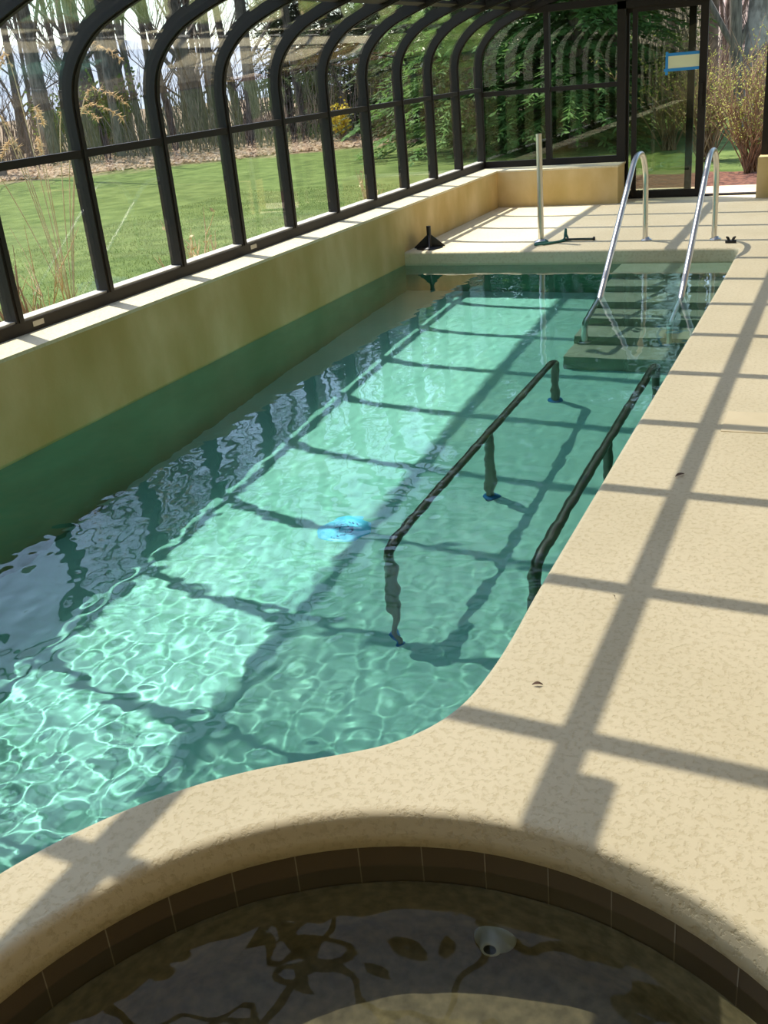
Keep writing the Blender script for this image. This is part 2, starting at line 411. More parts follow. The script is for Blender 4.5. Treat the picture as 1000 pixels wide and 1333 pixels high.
# left wall: low stucco curb carrying the ribs
mb = MB(); mb.box(-4.47, -3.97, -1.5, 12.5, -.3, .40)
wl = mb.build('wall_left', M['curb'], label='low ochre stucco curb wall along the left edge of the pool', cat='wall', kind='structure')
mb = MB(); mb.box(-4.47, -3.968, -1.5, 12.5, .40, .42); mb.build('sunlit_curb_top', M['deck'], wl)  # curb top given the paler deck colour to paint in sun glare
mb = MB(); mb.box(-4.34, -4.25, -1.5, 12.40, .42, .49); mb.build('sill_rail', M['frame'], wl)
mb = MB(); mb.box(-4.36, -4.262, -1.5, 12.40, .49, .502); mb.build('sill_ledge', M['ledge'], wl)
mb = MB()
for y in (4.33, 6.75): mb.box(-4.25, -4.247, y, y+.09, .445, .475)
mb.build('rating_plate', M['label_plate'], wl, label='small metal plates on the sill rail')
for i, y in enumerate(RIBY):
    mb = MB(); strip(mb, prof, 0, .09, y-.030, y+.030); strip(mb, prof, -.008, .0, y-.013, y+.013)
    mb.build('rib', M['frame'], wl)
for i in range(len(RIBY)-1):
    y1 = RIBY[i]-.0265; y0 = RIBY[i+1]+.0265
    w = empty('window_%d' % (i+1), (-4.29, (y0+y1)/2, .5), label='glazed bay of the left wall with curved upper pane, bay %d from the back corner' % (i+1), cat='window', kind='structure')
    def loc2(o): o.location = -w.location; return o
    mb = MB(); mb.box(-4.30, -4.25, y0, y1, 1.293, 1.337); loc2(mb.build('mid_rail', M['frame'], w))
    mb = MB(); strip(mb, [(-4.25, .50), (-4.25, 1.294)], .034, .042, y0, y1); loc2(mb.build('lower_pane', M['glass_side'], w))
    up = [(-4.25, 1.336)] + prof[ri:ei+1]; mb = MB(); strip(mb, up, .034, .042, y0, y1, True); loc2(mb.build('curved_pane', M['glass_side'], w))
# ceiling: purlins and tinted roof panes between the rafters
ce = empty('ceiling', (0, 0, 0), label='sloping tinted glass roof between dark rafters', cat='ceiling', kind='structure')
def roof_z(x): return 2.078 + .27*(x+3.69)
rp = prof[ei:]
for i in range(len(RIBY)-1):
    mb = MB(); strip(mb, rp, .040, .048, RIBY[i+1]+.0265, RIBY[i]-.0265); mb.build('roof_pane', M['glass_roof'], ce)
for x, w_ in ((-3.63, .07), (-2.478, .09), (-1.651, .072), (-.3, .08), (1.1, .08)):
    mb = MB(); strip(mb, [(x-w_/2, roof_z(x-w_/2)), (x+w_/2, roof_z(x+w_/2))], .028, .088, RIBY[-1], RIBY[0]); mb.build('purlin', M['frame'], ce)
vm = empty('vent_motor', (-1.6, 2.13, roof_z(-1.6)), label='dark vent motor box under the roof beam above the spa edge', cat='motor')
mb = MB(); mb.box(-.03, .10, -.42, .33, -.09, -.02); mb.build('housing', M['frame'], vm)
mb = MB(); mb.tube([(.035, -.3, -.10), (.035, .25, -.10)], .012, 8); mb.build('drive_rod', M['steel'], vm)

# back wall
mb = MB(); mb.box(-3.97, -2.535, 11.97, 12.5, -.3, .40)
wb = mb.build('wall_back', M['curb'], label='ochre stucco curb below the back windows', cat='wall', kind='structure')
mb = MB(); mb.box(-3.97, -2.533, 11.968, 12.5, .40, .42); mb.build('sunlit_curb_top', M['deck'], wb)  # same paler top, sun glare put into the colour
mb = MB(); mb.box(-1.045, 2.6, 12.05, 12.5, -.3, .42); mb.build('curb_beyond_door', M['curb'], wb)
mb = MB(); mb.box(-4.25, -2.6, 12.36, 12.44, .42, .492); mb.build('sill_rail', M['frame'], wb)
mb = MB(); mb.box(-.96, 2.6, 12.36, 12.44, .42, .492); mb.build('sill_rail', M['frame'], wb)
mb = MB(); mb.box(-3.72, 2.6, 12.35, 12.44, 2.075, 2.15); mb.build('header', M['frame'], wb)
for x0, x1 in ((-3.475, -3.415), (.2, .26), (1.4, 1.46)):
    mb = MB(); mb.box(x0, x1, 12.355, 12.44, .49, roof_z(x0)+.02); mb.build('post', M['frame'], wb)
for n_, (x0, x1) in enumerate(((-4.25, -3.475), (-3.415, -2.63), (-.985, .2), (.26, 1.4))):
    w = empty('window_%d' % (17+n_), ((x0+x1)/2, 12.4, .5), cat='window', kind='structure',
              label=['back window beside the left corner, lower and upper pane', 'back window between the mid post and the door', 'back window right of the open doorway', 'back window far right of the doorway'][n_])
    def loc3(o): o.location = -w.location; return o
    mb = MB(); mb.box(x0, x1, 12.37, 12.43, 1.235, 1.285); loc3(mb.build('mid_rail', M['frame'], w))
    mb = MB(); mb.box(x0, x1, 12.396, 12.404, .49, 1.236); loc3(mb.build('lower_pane', M['glass_back'], w))
    mb = MB()
    if n_ == 0:
        pl = [(x, z) for x, z in prof if 1.3 < z < 2.09 and x < -3.47]; pl = [(x0, 1.284)] + pl + [(x1, 2.1), (x1, 1.284)]
        k = len(pl); mb.add([(x, 12.396, z) for x, z in pl] + [(x, 12.404, z) for x, z in pl], [tuple(range(k)), tuple(range(2*k-1, k-1, -1))] + [(i, i+k, (i+1) % k+k, (i+1) % k) for i in range(k)])
    else: mb.box(x0, x1, 12.396, 12.404, 1.284, 2.08)
    loc3(mb.build('upper_pane', M['glass_back'], w))
# gable glazing over the header
mb = MB(); g = [(-3.5, 2.15), (2.6, 2.15), (2.6, 3.78), (-1.0, 2.81), (-2.478, 2.41)]
mb.add([(x, 12.396, z) for x, z in g] + [(x, 12.404, z) for x, z in g], [(0, 1, 2, 3, 4), (9, 8, 7, 6, 5)] + [(i, i+5, (i+1) % 5+5, (i+1) % 5) for i in range(5)])
mb.build('gable_pane', M['glass_back'], wb)

# sliding door, slid open to the left
d = empty('door_1', (-1.8, 12.4, 0), label='dark framed sliding glass door slid open beside the back curb', cat='door', kind='structure')
def ld(o): o.location = (1.8, -12.4, 0); return o
mb = MB()
mb.box(-2.63, -2.535, 12.34, 12.46, 0, 2.15); mb.box(-1.04, -.96, 12.34, 12.46, .42, 2.15); mb.box(-1.02, -.96, 12.36, 12.46, 0, .42)
mb.box(-2.63, -.96, 12.34, 12.46, 2.02, 2.10); ld(mb.build('door_frame', M['frame'], d))
mb = MB(); mb.box(-2.535, -1.02, 12.36, 12.46, 0, .018); ld(mb.build('threshold', M['frame'], d))
def leaf(nm, x0, x1, y0, y1, st, parent):
    mb = MB(); mb.box(x0, x0+st, y0, y1, .02, 2.02); mb.box(x1-st*1.5, x1, y0, y1, .02, 2.02)
    mb.box(x0+st, x1-st*1.5, y0, y1, .02, .085); mb.box(x0+st, x1-st*1.5, y0, y1, 1.975, 2.02)
    f = ld(mb.build(nm, M['frame'], parent))
    mb = MB(); mb.box(x0+st, x1-st*1.5, (y0+y1)/2-.003, (y0+y1)/2+.003, .085, 1.975); mb.build('pane', M['glass_back'], f)
    return f
f = leaf('sliding_leaf', -2.465, -1.655, 12.352, 12.392, .055, d)
mb = MB(); mb.box(-1.715, -1.69, 12.315, 12.352, .98, 1.2); mb.box(-1.72, -1.685, 12.335, 12.352, .96, 1.22); mb.build('handle', M['frame'], f)
leaf('fixed_leaf', -2.56, -1.79, 12.404, 12.444, .05, d)

# note taped on the door
pn = empty('paper_note', (-1.9, 12.368, 1.445), label='blank pale note on the sliding door glass framed by blue masking tape', cat='note')
mb = MB(); mb.box(-.185, .18, -.002, -.001, -.085, .07); mb.build('paper', M['paper'], pn)
for q in ((-.20, .20, -.004, -.002, .055, .085, ), (-.215, .205, -.004, -.002, -.10, -.07), (-.20, -.172, -.006, -.004, -.135, .10), (.165, .192, -.006, -.004, -.11, .105)):
    mb = MB(); mb.box(*q); mb.build('tape_strip', M['tape'], pn)

# house wall on the right closes the enclosure (outside the frame; seen as reflections)
mb = MB(); mb.box(2.6, 2.8, -1.5, 12.5, -.3, 3.9)
wr = mb.build('wall_right', M['house'], label='beige house wall closing the enclosure on the right', cat='wall', kind='structure')

mb = MB(); mb.box(-4.47, 2.8, -1.75, -1.5, -.3, 3.9)
mb.build('wall_front', M['house'], label='beige house wall behind the viewer at the near end', cat='wall', kind='structure')

# ------------------------------------------------------------------ pool furniture
def flange(parent, x, y, z, mat, r=.055, nm='base_flange'):
    mb = MB(); mb.lathe([(0, 0), (r, 0), (r, .006), (r*.9, .012), (r*.55, .016), (r*.52, .03), (0, .03)], (x, y, z), 24); return mb.build(nm, M[mat], parent)
for x, yb, foot, lab in ((-1.754, 9.483, -.93, 'stainless stair handrail nearer the middle of the pool, standing on the deck'), (-1.148, 9.46, -.93, 'stainless stair handrail nearer the right deck edge, reaching into the water')):
    t = empty('handrail', (x, yb, 0), label=lab, cat='handrail', group='stair handrails')
    pts = rounded([(0, 0, 0), (0, -.02, .60), (0, -.18, .775), (0, -.50, .785), (0, 7.22-yb, -.43), (0, 7.18-yb, -.52), (0, 7.18-yb, foot)], .17, 7)
    mb = MB(); mb.tube(pts, .024, 14); RX.append(mb.build('rail', M['steel'], t))
    flange(t, .012, 0, 0, 'steel', .05)
    flange(t, 0, 7.18-yb, foot, 'steel', .05)
for x, lab in ((-1.765, 'submerged walking rail nearer the middle of the pool floor'), (-1.10, 'submerged walking rail close to the right pool edge')):
    t = empty('walking_rail', (x, 5.0, fz(5)), label=lab, cat='rail', group='underwater walking rails')
    top = -.58 - fz(5); z0 = 0.
    pts = rounded([(0, -1.40, z0), (0, -1.40, top), (0, 1.40, top), (0, 1.40, fz(6.4)-fz(5))], .13, 8)
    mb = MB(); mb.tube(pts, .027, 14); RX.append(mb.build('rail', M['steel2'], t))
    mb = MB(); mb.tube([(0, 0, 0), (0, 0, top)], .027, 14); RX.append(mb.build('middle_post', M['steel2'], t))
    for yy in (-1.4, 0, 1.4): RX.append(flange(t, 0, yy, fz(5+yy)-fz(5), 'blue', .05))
# vertical stanchion pole
t = empty('stanchion_pole', (-2.735, 9.5, 0), label='upright steel pole on the far deck beside the coiled teal cord', cat='pole')
mb = MB(); mb.tube([(0, 0, 0), (0, 0, .972)], .0275, 16); mb.build('pole', M['steel'], t)
flange(t, 0, 0, 0, 'steel', .07)
# black finned stand
t = empty('cone_stand', (-3.79, 9.27, 0), label='small black finned stand on the deck corner by the curb', cat='stand')
mb = MB(); mb.tube([(0, 0, .02), (0, 0, .21)], .022, 14); mb.build('socket', M['black'], t)
mb = MB(); mb.lathe([(0, 0), (.13, 0), (.13, .008), (0, .016)], n=28); mb.build('base_plate', M['black'], t)
for k in range(4):
    a = math.radians(20 + 90*k); c, s_ = math.cos(a), math.sin(a); w_ = .006
    pr = [(.015, .008), (.15, .008), (.15, .016), (.022, .125), (.015, .125)]
    mb = MB(); mb.add([(r*c - e*s_*w_, r*s_ + e*c*w_, z) for e in (-1, 1) for r, z in pr], [(0, 1, 2, 3, 4), (9, 8, 7, 6, 5)] + [(i, i+5, (i+1) % 5+5, (i+1) % 5) for i in range(5)])
    mb.build('fin', M['black'], t, recalc=True)
# cord and rod
mb = MB()
c = bez([(-2.73, 9.56, .012), (-2.66, 9.44, .012), (-2.74, 9.36, .012), (-2.72, 9.28, .014), (-2.60, 9.36, .014), (-2.52, 9.50, .016), (-2.515, 9.55, .07), (-2.51, 9.56, .105), (-2.505, 9.55, .06), (-2.49, 9.53, .012), (-2.56, 9.42, .012), (-2.66, 9.30, .012)], 6)
mb.tube(c, .011, 8)
tag(mb.build('teal_cord', M['cord']), 'teal cord looped on the deck at the foot of the steel pole', 'cord')
t = empty('rod', (-2.4, 9.52, .013), label='dark slim rod lying on the far deck next to the teal cord', cat='rod')
mb = MB(); mb.tube([(-.10, -.02, .006), (.15, .025, 0)], .011, 8); mb.build('shaft', M['rod'], t)
mb = MB(); mb.tube([(.15, .025, 0), (.172, .029, 0)], .02, 10); mb.build('end_cap', M['black'], t)
# wing clip
t = empty('wing_clip', (-.985, 9.27, 0), label='small dark wing-shaped clip on the deck beside the right handrail', cat='clip')
mb = MB(); mb.tube([(-.045, 0, .014), (.045, .0, .014)], [.012, .014], 8); mb.build('body', M['black'], t)
for sx in (-1, 1):
    mb = MB(); mb.tube([(sx*.012, 0, .02), (sx*.025, 0, .045), (sx*.04, 0, .055)], [.01, .012, .006], 8); mb.build('wing', M['black'], t)
# main drain cover
t = empty('drain_cover', (-2.43, 4.43, fz(4.4)), label='round bright blue drain cover on the sunlit pool floor', cat='drain')
mb = MB(); mb.lathe([(0, .012), (.105, .012), (.135, .010), (.15, .0)], n=40); RX.append(mb.build('grate', M['drain'], t))
for k in range(26):
    r = .03 + .022*(k % 4); a = k*2.4
    mb = MB(); mb.box(-.014, .014, -.003, .003, .0122, .0135); o = mb.build('slot', M['slot'], t); o.location = (r*math.cos(a), r*math.sin(a), 0); o.rotation_euler = (0, 0, a+1.2); RX.append(o)
# skimmer lid in the deck
t = empty('skimmer_lid', (-.30, 4.60, 0), label='flush square cream lid set in the right deck', cat='lid')
mb = MB(); mb.box(-.175, .175, -.14, .14, 0, .0035); mb.build('cover', M['lid'], t)
mb = MB(); mb.lathe([(0, .0042), (.011, .0042), (.011, .003)], (.10, -.02, 0), 14); mb.build('finger_hole', M['black'], t)
# fallen leaves on the deck
for (x, y, a, s_, lab) in ((-.696, 2.281, .3, .015, 'curled dry leaf scrap on the deck near the pool bend'), (-.565, 3.896, .9, .024, 'thin dry twig scrap on the right deck beside a shadow bar'), (-.60, 2.83, 2., .007, 'tiny dark speck of leaf on the deck in the right foreground')):
    mb = MB(); n_ = 6; L = []; R_ = []
    for k in range(n_+1):
        q = k/n_; w_ = .32*math.sin(math.pi*q)*s_; z = .003 + .006*math.sin(math.pi*q)
        L.append(((q-.5)*2*s_, w_, z+.003)); R_.append(((q-.5)*2*s_, -w_, z))
    mb.add(L+R_, [(k, k+1, n_+2+k, n_+1+k) for k in range(n_)]); o = mb.build('dry_leaf', M['bark3'], label=lab, cat='leaf', group='leaf scraps on the deck'); o.location = (x, y, .001); o.rotation_euler = (0, 0, a)

# ------------------------------------------------------------------ outdoors
def grid(x0, x1, y0, y1, nx, ny, zf):
    mb = MB(); mb.add([(x0+(x1-x0)*i/nx, y0+(y1-y0)*j/ny, zf(x0+(x1-x0)*i/nx, y0+(y1-y0)*j/ny)) for j in range(ny+1) for i in range(nx+1)],
                      [(j*(nx+1)+i, j*(nx+1)+i+1, (j+1)*(nx+1)+i+1, (j+1)*(nx+1)+i) for j in range(ny) for i in range(nx)], True)
    return mb
def gz(x, y): return -.1
mb = MB()
for q in ((-160, -4.46, -30, 200), (-4.46, 2.8, 12.49, 200), (2.8, 120, -30, 200), (-4.46, 2.8, -30, -1.7)):
    g = grid(q[0], q[1], q[2], q[3], 8, 8, gz); mb.add(g.v, g.f, True)
ground = mb.build('ground', M['ground'], label='lawn turning to leaf-littered woodland floor', cat='ground', kind='structure')
mb = MB(); mb.box(-3.0, .4, 12.5, 13.5, -.12, -.03)
mb.build('patio', M['patio'], label='pale sandstone landing outside the open doorway', cat='patio', kind='structure')
mb = grid(-3.2, 1.5, 13.5, 15.4, 24, 14, lambda x, y: -.07 + .03*math.sin(x*7)*math.cos(y*6))
mb.build('mulch_bed', M['mulch'], label='dark bark mulch bed behind the doorway landing', cat='mulch bed', kind='structure')
def hill(name, cx, cy, rx, ry, h, mat, seed, lab):
    rnd = random.Random(seed); ph = [rnd.uniform(0, 6) for _ in range(6)]
    def zf(x, y):
        d = ((x-cx)/rx)**2 + ((y-cy)/ry)**2
        return -1.5 + h*math.exp(-d*1.6)*(1 + .06*math.sin(x*.25+ph[0]) + .05*math.sin(x*.61+ph[1]) + .04*math.sin(x*1.4+ph[2]+y*.3))
    mb = grid(cx-rx*1.6, cx+rx*1.6, cy-ry*1.6, cy+ry*1.6, 90, 30, zf); mb.build(name, M[mat], label=lab, cat='hill', kind='structure')
hill('near_hillside', 20, 92, 42, 30, 18, 'hill', 1, 'brown wooded hillside rising behind the doorway')
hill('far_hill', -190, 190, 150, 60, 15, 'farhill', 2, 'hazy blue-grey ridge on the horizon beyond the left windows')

rnd = random.Random(11)
def tree(name, x, y, h, r, label, cat='tree', group='bare trees at the lawn edge', mat='bark', lean=(0, 0), fork=None, nb=14, depth=2, z=-.1, start=.3):
    """bare tree: trunk (the thing) and a child mesh of branches"""
    k = 9; pts = []; rs = []
    wx, wy = rnd.uniform(-.02, .02)*h, rnd.uniform(-.02, .02)*h
    for i in range(k+1):
        t = i/k; pts.append(Vector((lean[0]*h*t + wx*math.sin(3*t), lean[1]*h*t + wy*math.sin(4*t), h*t))); rs.append(r*(1.25 if i == 0 else 1)*(1-t)**.75 + .01)
    mb = MB(); mb.tube(pts, rs, 10, False); o = mb.build(name, M[mat], label=label, cat=cat, group=group); o.location = (x, y, z)
    cur = [MB()]
    def twig(p, d, L, rr, dep):
        P = [p]; dd = d.copy(); n = 5 if dep else 4
        for i in range(n):
            dd = (dd + Vector((rnd.uniform(-.3, .3), rnd.uniform(-.3, .3), rnd.uniform(-.05, .25)))).normalized(); P.append(P[-1] + dd*L/n)
        cur[0].tube(P, [rr*(1-.8*i/n) for i in range(n+1)], 4 if dep < 2 else 3, False)
        if dep < depth:
            for _ in range(rnd.randint(3, 5)):
                i = rnd.randint(1, n-1); q = (dd + Vector((rnd.uniform(-1, 1), rnd.uniform(-1, 1), rnd.uniform(-.2, .8)))).normalized()
                twig(P[i], q, L*rnd.uniform(.35, .65), rr*.5, dep+1)
    for _ in range(nb):
        t = rnd.uniform(start, .97); i = min(int(t*k), k-1); p = pts[i].lerp(pts[i+1], t*k-i); a = rnd.uniform(0, 6.28)
        dr = Vector((math.cos(a), math.sin(a), rnd.uniform(.4, 1.3))).normalized()
        cur[0] = MB(); twig(p, dr, h*rnd.uniform(.14, .28)*(1.25-t), max(.012, r*.3*(1-t*.7)), 0); cur[0].build('branch', M[mat], o)
    if fork:
        for fx in fork: cur[0] = MB(); twig(pts[3 if h > 13.5 else 1], Vector((fx, rnd.uniform(-.2, .2), 1)).normalized(), h*.7, r*.6, 0); cur[0].build('branch', M[mat], o)
    return o

# pixel-free list: (x, y, height, radius, lean x)
LEFT = [(-17.2, 17.6, 17, .15, .03, 'slim bare trunk at the left end of the wood edge'),
        (-18.7, 21.0, 19, .28, -.02, 'stout grey trunk second from the left end of the wood edge'),
        (-19.2, 23.4, 20, .30, -.03, 'thick dark trunk in the middle of the first glazed bay'),
        (-17.0, 21.6, 15, .14, -.04, 'thin trunk right of the thick dark one in the first glazed bay'),
        (-19.6, 24.4, 18, .17, -.05, 'thin leaning trunk just before the first full rib'),
        (-19.4, 25.0, 21, .33, -.03, 'thick pale trunk behind the mossy bush, right of the first full rib'),
        (-17.6, 23.4, 16, .13, -.02, 'slim trunk next to the thick pale one'),
        (-19.4, 26.6, 18, .14, -.06, 'slim leaning trunk in the middle of the second bay'),
        (-20.6, 29.0, 18, .14, -.03, 'slim trunk against the second full rib'),
        (-17.2, 25.6, 20, .32, -.05, 'thick leaning trunk crossing the third bay'),
        (-16.6, 25.4, 17, .16, .02, 'upright slim trunk in the third bay'),
        (-18.0, 29.0, 18, .18, -.08, 'leaning trunk at the right side of the third bay'),
        (-15.2, 25.2, 19, .24, -.02, 'mid-size trunk at the left of the fourth bay'),
        (-16.6, 29.6, 17, .16, .03, 'slim trunk at the right of the fourth bay'),
        (-14.4, 26.6, 18, .18, -.03, 'bare trunk in the fifth bay beside the pine'),
        (-13.0, 27.6, 18, .16, .02, 'bare trunk in the sixth bay'),
        (-11.8, 28.4, 17, .15, -.02, 'bare trunk in the seventh bay')]
for x, y, h, r, lx, lab in LEFT:
    tree('bare_tree', x*1.22, y*1.22, h*1.15, r*.82, lab, lean=(lx, -.01), nb=18, start=.06)
for k in range(34):
    u = rnd.uniform(0, 1); x = -34 + 24*u + rnd.uniform(-1.5, 1.5); y = 30 + 12*u + rnd.uniform(-2, 5)
    tree('distant_tree', x, y, rnd.uniform(12, 18), rnd.uniform(.07, .16), 'thin bare tree deep in the wood behind the lawn edge', group='thin bare trees deep in the left wood', nb=11, depth=2, lean=(rnd.uniform(-.06, .06), 0), start=.06)
# trees seen through the doorway and behind
tree('flaky_barked_tree', -2.10, 22.4, 17, .25, 'big tree with pale flaking bark by the right door post', group='trees outside the doorway', mat='bark2', nb=10)
tree('forked_tree', -2.95, 27.5, 13, .15, 'curving grey tree forking over the doorway view', group='trees outside the doorway', mat='bark', lean=(-.10, 0), fork=(-.5, .35), nb=8, start=.15)
tree('dark_trunk_tree', -4.05, 31.0, 14, .18, 'dark trunk right beside the sliding door frame', group='trees outside the doorway', mat='bark3', nb=10, fork=(.3,))
tree('twin_stem_tree', -4.35, 36.0, 12, .12, 'twin-stemmed thin tree in the middle of the doorway', group='trees outside the doorway', mat='bark3', nb=10, fork=(-.35, .2))
for k in range(34):
    x = -16 + 30*rnd.random(); y = 40 + 26*rnd.random()
    tree('hillside_tree', x, y, rnd.uniform(9, 15), rnd.uniform(.06, .13), 'thin brown tree on the hillside behind the doorway', group='thin trees on the hillside', mat='bark3', nb=11, depth=2, z=-.2, start=.1)

def conifer(x, y, h, w, label, mat='needle', nb=150, group='evergreens behind the back wall', droop=.35, low=.02):
    mb = MB(); mb.tube([(0, 0, 0), (0, 0, h*.5), (0, 0, h)], [.022*h, .013*h, .01], 8, False)
    o = mb.build('evergreen_tree', M['bark'], label=label, cat='evergreen tree', group=group); o.location = (x, y, -.1)
    f = MB()
    for _ in range(nb):
        t = low + (1-low)*rnd.random()**1.15; a = rnd.uniform(0, 6.28); L = w*(1-t)**.8*rnd.uniform(.75, 1.1)+.25
        c_, s_ = math.cos(a), math.sin(a); nn = max(6, int(L*10))
        for i in range(1, nn+1):
            q = i/nn; r = L*q; z = h*t + .12*L*q - droop*L*q*q
            for sd in (-1, 0, 1):
                ln = rnd.uniform(.16, .34)*(1.15-.5*q)*(.6+.12*w); aa = a + sd*rnd.uniform(.5, 1.0)
                p = Vector((r*c_, r*s_, z)); dv = Vector((math.cos(aa), math.sin(aa), rnd.uniform(-.6, .0)))*ln
                wv = Vector((-math.sin(aa), math.cos(aa), rnd.uniform(-.8, .8)))*ln*.13
                f.add([p-wv*.4, p+dv*.55-wv, p+dv, p+dv*.55+wv, p+wv*.4], [(0, 1, 2, 3, 4)])
    f.build('foliage', M[mat], o); return o
EV = [(-19.0, 36.0, 10.5, 3.0, 'needle3', 'light green pine seen through the middle left bays'), (-14.6, 32.0, 10.0, 3.0, 'needle3', 'dark spruce behind the last left bays'),
      (-10.8, 28.0, 10.5, 2.9, 'needle3', 'tall spruce behind the back left corner'), (-7.7, 21.8, 10, 2.6, 'needle', 'dark spruce left in the first back window'), (-6.4, 22.6, 11, 2.7, 'needle', 'dark spruce behind the mid post of the back wall'),
      (-5.3, 21.2, 9.5, 2.3, 'needle', 'spruce behind the second back window'), (-4.95, 23.2, 10, 2.2, 'needle2', 'yellowish evergreen behind the sliding door')]
for x, y, h, w, mt, lab in EV: conifer(x, y, h, w, lab, mt, nb=430)

def shrub(name, x, y, h, w, label, cat, group=None, stems=26, leaves=900, mat='twig', lmat='leafy', ls=.05, z=-.1, up=.9, lmin=.25, nm='leaves', thick=.012):
    b = MB(); f = MB(); ends = []
    for _ in range(stems):
        a = rnd.uniform(0, 6.28); sp = rnd.uniform(.1, 1)
        P = [Vector((rnd.uniform(-.06, .06), rnd.uniform(-.06, .06), 0))*w*2]; d = Vector((math.cos(a)*sp*w/h, math.sin(a)*sp*w/h, up)).normalized(); n = 6; L = h*rnd.uniform(.6, 1.1)
        for i in range(n):
            d = (d + Vector((rnd.uniform(-.18, .18), rnd.uniform(-.18, .18), .02))).normalized(); P.append(P[-1]+d*L/n)
        b.tube(P, [thick*(1-.8*i/n)*max(1, h*.6) for i in range(n+1)], 4, False); ends.append(P)
        for _ in range(5):
            i = rnd.randint(2, n-1); q = (d+Vector((rnd.uniform(-1, 1), rnd.uniform(-1, 1), rnd.uniform(0, .7)))).normalized(); l2 = L*rnd.uniform(.15, .35)
            P2 = [P[i], P[i]+q*l2*.5, P[i]+q*l2+Vector((0, 0, .03))]; b.tube(P2, [.006, .004, .002], 3, False); ends.append(P2)
    o = b.build(name, M[mat], label=label, cat=cat, group=group); o.location = (x, y, z)
    for _ in range(leaves):
        P = rnd.choice(ends); i = rnd.randint(0, len(P)-2); p = P[i].lerp(P[i+1], rnd.random())
        if p.z < h*lmin: continue
        dv = Vector((rnd.uniform(-1, 1), rnd.uniform(-1, 1), rnd.uniform(-.5, 1))).normalized()*ls*rnd.uniform(.6, 1.4); wv = dv.orthogonal().normalized()*ls*.35
        f.add([p, p+dv*.5-wv, p+dv, p+dv*.5+wv], [(0, 1, 2, 3)])
    if leaves: f.build(nm, M[lmat], o)
    return o
shrub('twiggy_shrub', -1.40, 15.3, 1.5, .75, 'yellow-green twiggy shrub in front of the doorway mulch bed, right side', 'shrub', 'budding shrubs outside the doorway', 70, 2200, ls=.032)
shrub('twiggy_shrub', -2.25, 17.2, 1.6, .9, 'yellow-green twiggy shrub behind the doorway bed, left side', 'shrub', 'budding shrubs outside the doorway', 70, 2200, ls=.032)
shrub('twiggy_shrub', -1.2, 17.6, 1.8, .9, 'taller budding shrub farther back outside the doorway', 'shrub', 'budding shrubs outside the doorway', 70, 2400, ls=.034)
shrub('twiggy_shrub', -3.2, 19.5, 1.9, 1.1, 'budding shrub behind the sliding door glass', 'shrub', 'budding shrubs outside the doorway', 40, 1000)
shrub('forsythia_bush', -13.6, 27.2, 1.0, .5, 'yellow flowering bush at the lawn edge beside the pine', 'bush', None, 24, 700, 'twig', 'yellow', .09, nm='flowers')
shrub('mossy_bush', -21.8, 27.6, 2.4, .9, 'olive green bush at the foot of the thick pale trunk', 'bush', None, 40, 1600, 'twig', 'needle2', .13, lmin=.05)
shrub('olive_bush', -24.2, 27.4, 2.0, 1.1, 'olive brown bush at the wood edge behind the plume grass', 'bush', None, 40, 1200, 'twig', 'needle2', .12, lmin=.05)
shrub('woody_stump_shrub', -4.80, 4.88, .78, .16, 'dead woody shrub stems against the outside of the left glass', 'shrub', None, 9, 0, 'twig', thick=.022)
shrub('straw_weed', -5.0, 5.25, 1.1, .42, 'pale dry weed stalks leaning outside the left glass', 'weed', None, 6, 0, 'straw', thick=.006)
shrub('straw_weed', -5.0, 7.0, .7, .3, 'low dry weed tuft outside the third visible bay', 'weed', None, 12, 60, 'straw', 'straw', .04)
shrub('straw_weed', -5.1, 10.9, .8, .3, 'dry white weed stalks outside the glass near the back corner', 'weed', None, 9, 30, 'straw', 'straw', .04)
# ornamental plume grass
t = empty('plume_grass', (-6.0, 6.6, -.1), label='tall ornamental grass with tan nodding plumes outside the left glass', cat='ornamental grass')
for k in range(11):
    a = rnd.uniform(0, 6.28); sp = rnd.uniform(.1, .6); H = rnd.uniform(1.35, 2.05)
    P = bez([(0, 0, 0), (math.cos(a)*sp*.35, math.sin(a)*sp*.35, H*.55), (math.cos(a)*sp*.8, math.sin(a)*sp*.8, H), (math.cos(a)*(sp+.10), math.sin(a)*(sp+.10), H+.02), (math.cos(a)*(sp+.22), math.sin(a)*(sp+.22), H-.07)], 5)
    mb = MB(); mb.tube(P[:12], .004, 4, False); st = mb.build('stalk', M['straw'], t)
    mb = MB()
    for i in range(10, len(P)):
        for _ in range(7):
            p = P[i]; dv = Vector((rnd.uniform(-1, 1), rnd.uniform(-1, 1), rnd.uniform(-1, .4))).normalized()*rnd.uniform(.03, .06); wv = dv.orthogonal().normalized()*.006
            mb.add([p-wv, p+wv, p+dv], [(0, 1, 2)])
    mb.build('plume', M['plume'], st)
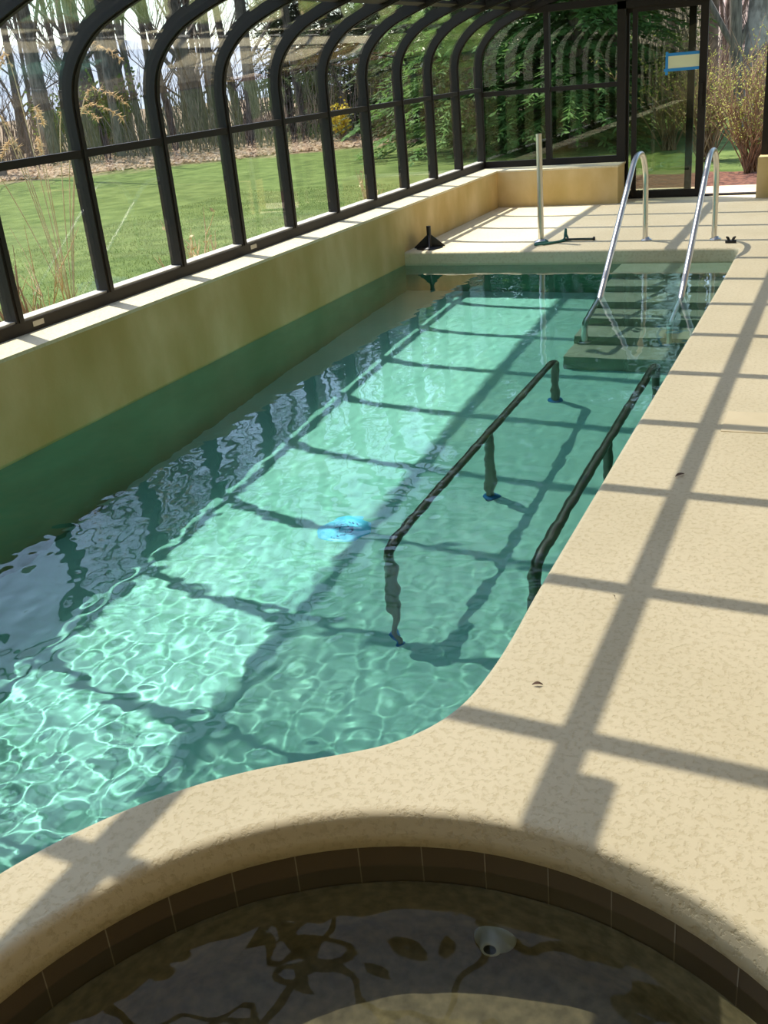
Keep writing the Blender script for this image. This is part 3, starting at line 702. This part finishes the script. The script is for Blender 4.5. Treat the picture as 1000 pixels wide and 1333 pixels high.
# loose leaves along the wood edge, undergrowth haze of twigs, grass tufts by the glass: uncountable stuff
mb = MB()
for _ in range(12000):
    u = rnd.random(); x = -30 + 24*u; y = 32.6 + .6*x + rnd.uniform(-1.2, 14)*rnd.random() ; 
    s_ = rnd.uniform(.05, .11); a = rnd.uniform(0, 6.28); tz_ = rnd.uniform(-.04, .06)
    dv = Vector((math.cos(a)*s_, math.sin(a)*s_, tz_)); wv = Vector((-math.sin(a)*s_*.6, math.cos(a)*s_*.6, rnd.uniform(-.03, .05)))
    p = Vector((x, y, -.04)); mb.add([p-dv, p-wv, p+dv, p+wv], [(0, 1, 2, 3)])
mb.build('leaf_litter', M['leaf'], label='loose dry leaves strewn along the wood edge', cat='leaf litter', kind='stuff')
mb = MB()
for _ in range(4200):
    u = rnd.random()
    if rnd.random() < .5: x = -36 + 27*u; y = 34.5 + .6*x + 1.5 + 12*rnd.random(); hh = rnd.uniform(.8, 3.0)
    else: x = -14 + 26*u; y = 34 + 24*rnd.random(); hh = rnd.uniform(1.5, 6)
    d_ = Vector((rnd.uniform(-.35, .35), rnd.uniform(-.35, .35), 1))*hh; p = Vector((x, y, -.1))
    m_ = p + d_*.5 + Vector((rnd.uniform(-.1, .1), rnd.uniform(-.1, .1), 0))*hh
    mb.tube([p, m_, p+d_], [.02, .014, .004], 3, False)
mb.build('undergrowth', M['brush'], label='tangle of thin saplings and brush filling the wood', cat='undergrowth', kind='stuff')
mb = MB()
for _ in range(60000):
    x = -4.56 - 5.5*rnd.random()**1.6; y = rnd.uniform(3.2, 16); hh = rnd.uniform(.012, .03)*(1+1.2*(x > -4.9)); a = rnd.uniform(0, 6.28); w_ = .004
    p = Vector((x, y, -.1)); d_ = Vector((rnd.uniform(-.6, .6)*hh, rnd.uniform(-.6, .6)*hh, hh)); wv = Vector((math.cos(a)*w_, math.sin(a)*w_, 0))
    mb.add([p-wv, p+wv, p+d_], [(0, 1, 2)])
M['grass'] = mixed('grass blades', (98, 116, 56), (136, 150, 86), 2.5, .8)
translucent(M['grass'])
mb.build('lawn_grass', M['grass'], label='short lawn grass outside the left glass', cat='grass', kind='stuff')

# ------------------------------------------------------------------ light
def sun(dirv, e):
    L = bpy.data.lights.new('sun', 'SUN'); L.energy = e; L.angle = math.radians(.53); L.color = (1, .96, .90); L.cycles.is_caustics_light = True
    o = bpy.data.objects.new('sun', L); o.rotation_euler = Vector(dirv).to_track_quat('-Z', 'Y').to_euler(); o.location = (-8, 4, 18); COL.objects.link(o)
SUN = (.42, -.20, -1)
sun(SUN, 6.8)
for o in RX: o.cycles.is_caustics_receiver = True
W = bpy.data.worlds.new('sky'); S.world = W; W.use_nodes = True
n, l = W.node_tree.nodes, W.node_tree.links
sk = n.new('ShaderNodeTexSky'); sk.sky_type = 'NISHITA'; sk.sun_disc = False; sk.sun_elevation = math.radians(65); sk.sun_rotation = math.atan2(-SUN[0], -SUN[1])
sk.dust_density = 1.0; sk.air_density = 1.0; sk.ozone_density = 1
l.new(sk.outputs[0], n['Background'].inputs[0]); n['Background'].inputs[1].default_value = .34

# ------------------------------------------------------------------ camera
cam = bpy.data.cameras.new('camera'); co = bpy.data.objects.new('camera', cam); COL.objects.link(co)
Rr = [(.909996, .40563, -.085859), (.091656, -.398763, -.912462), (-.404359, .822468, -.400051)]
co.matrix_world = Matrix(((Rr[0][0], -Rr[1][0], -Rr[2][0], 0), (Rr[0][1], -Rr[1][1], -Rr[2][1], 0), (Rr[0][2], -Rr[1][2], -Rr[2][2], 1.6), (0, 0, 0, 1)))
cam.sensor_width = 36; cam.sensor_fit = 'AUTO'; cam.lens = 35.187; cam.clip_end = 800; cam.clip_start = .02
S.camera = co
S.cycles.max_bounces = 16; S.cycles.transparent_max_bounces = 48; S.cycles.transmission_bounces = 12; S.cycles.diffuse_bounces = 5; S.cycles.glossy_bounces = 6
S.view_settings.view_transform = 'Standard'; S.view_settings.look = 'None'; S.view_settings.gamma = 1; S.view_settings.use_curve_mapping = False
S.view_settings.exposure = 0.40
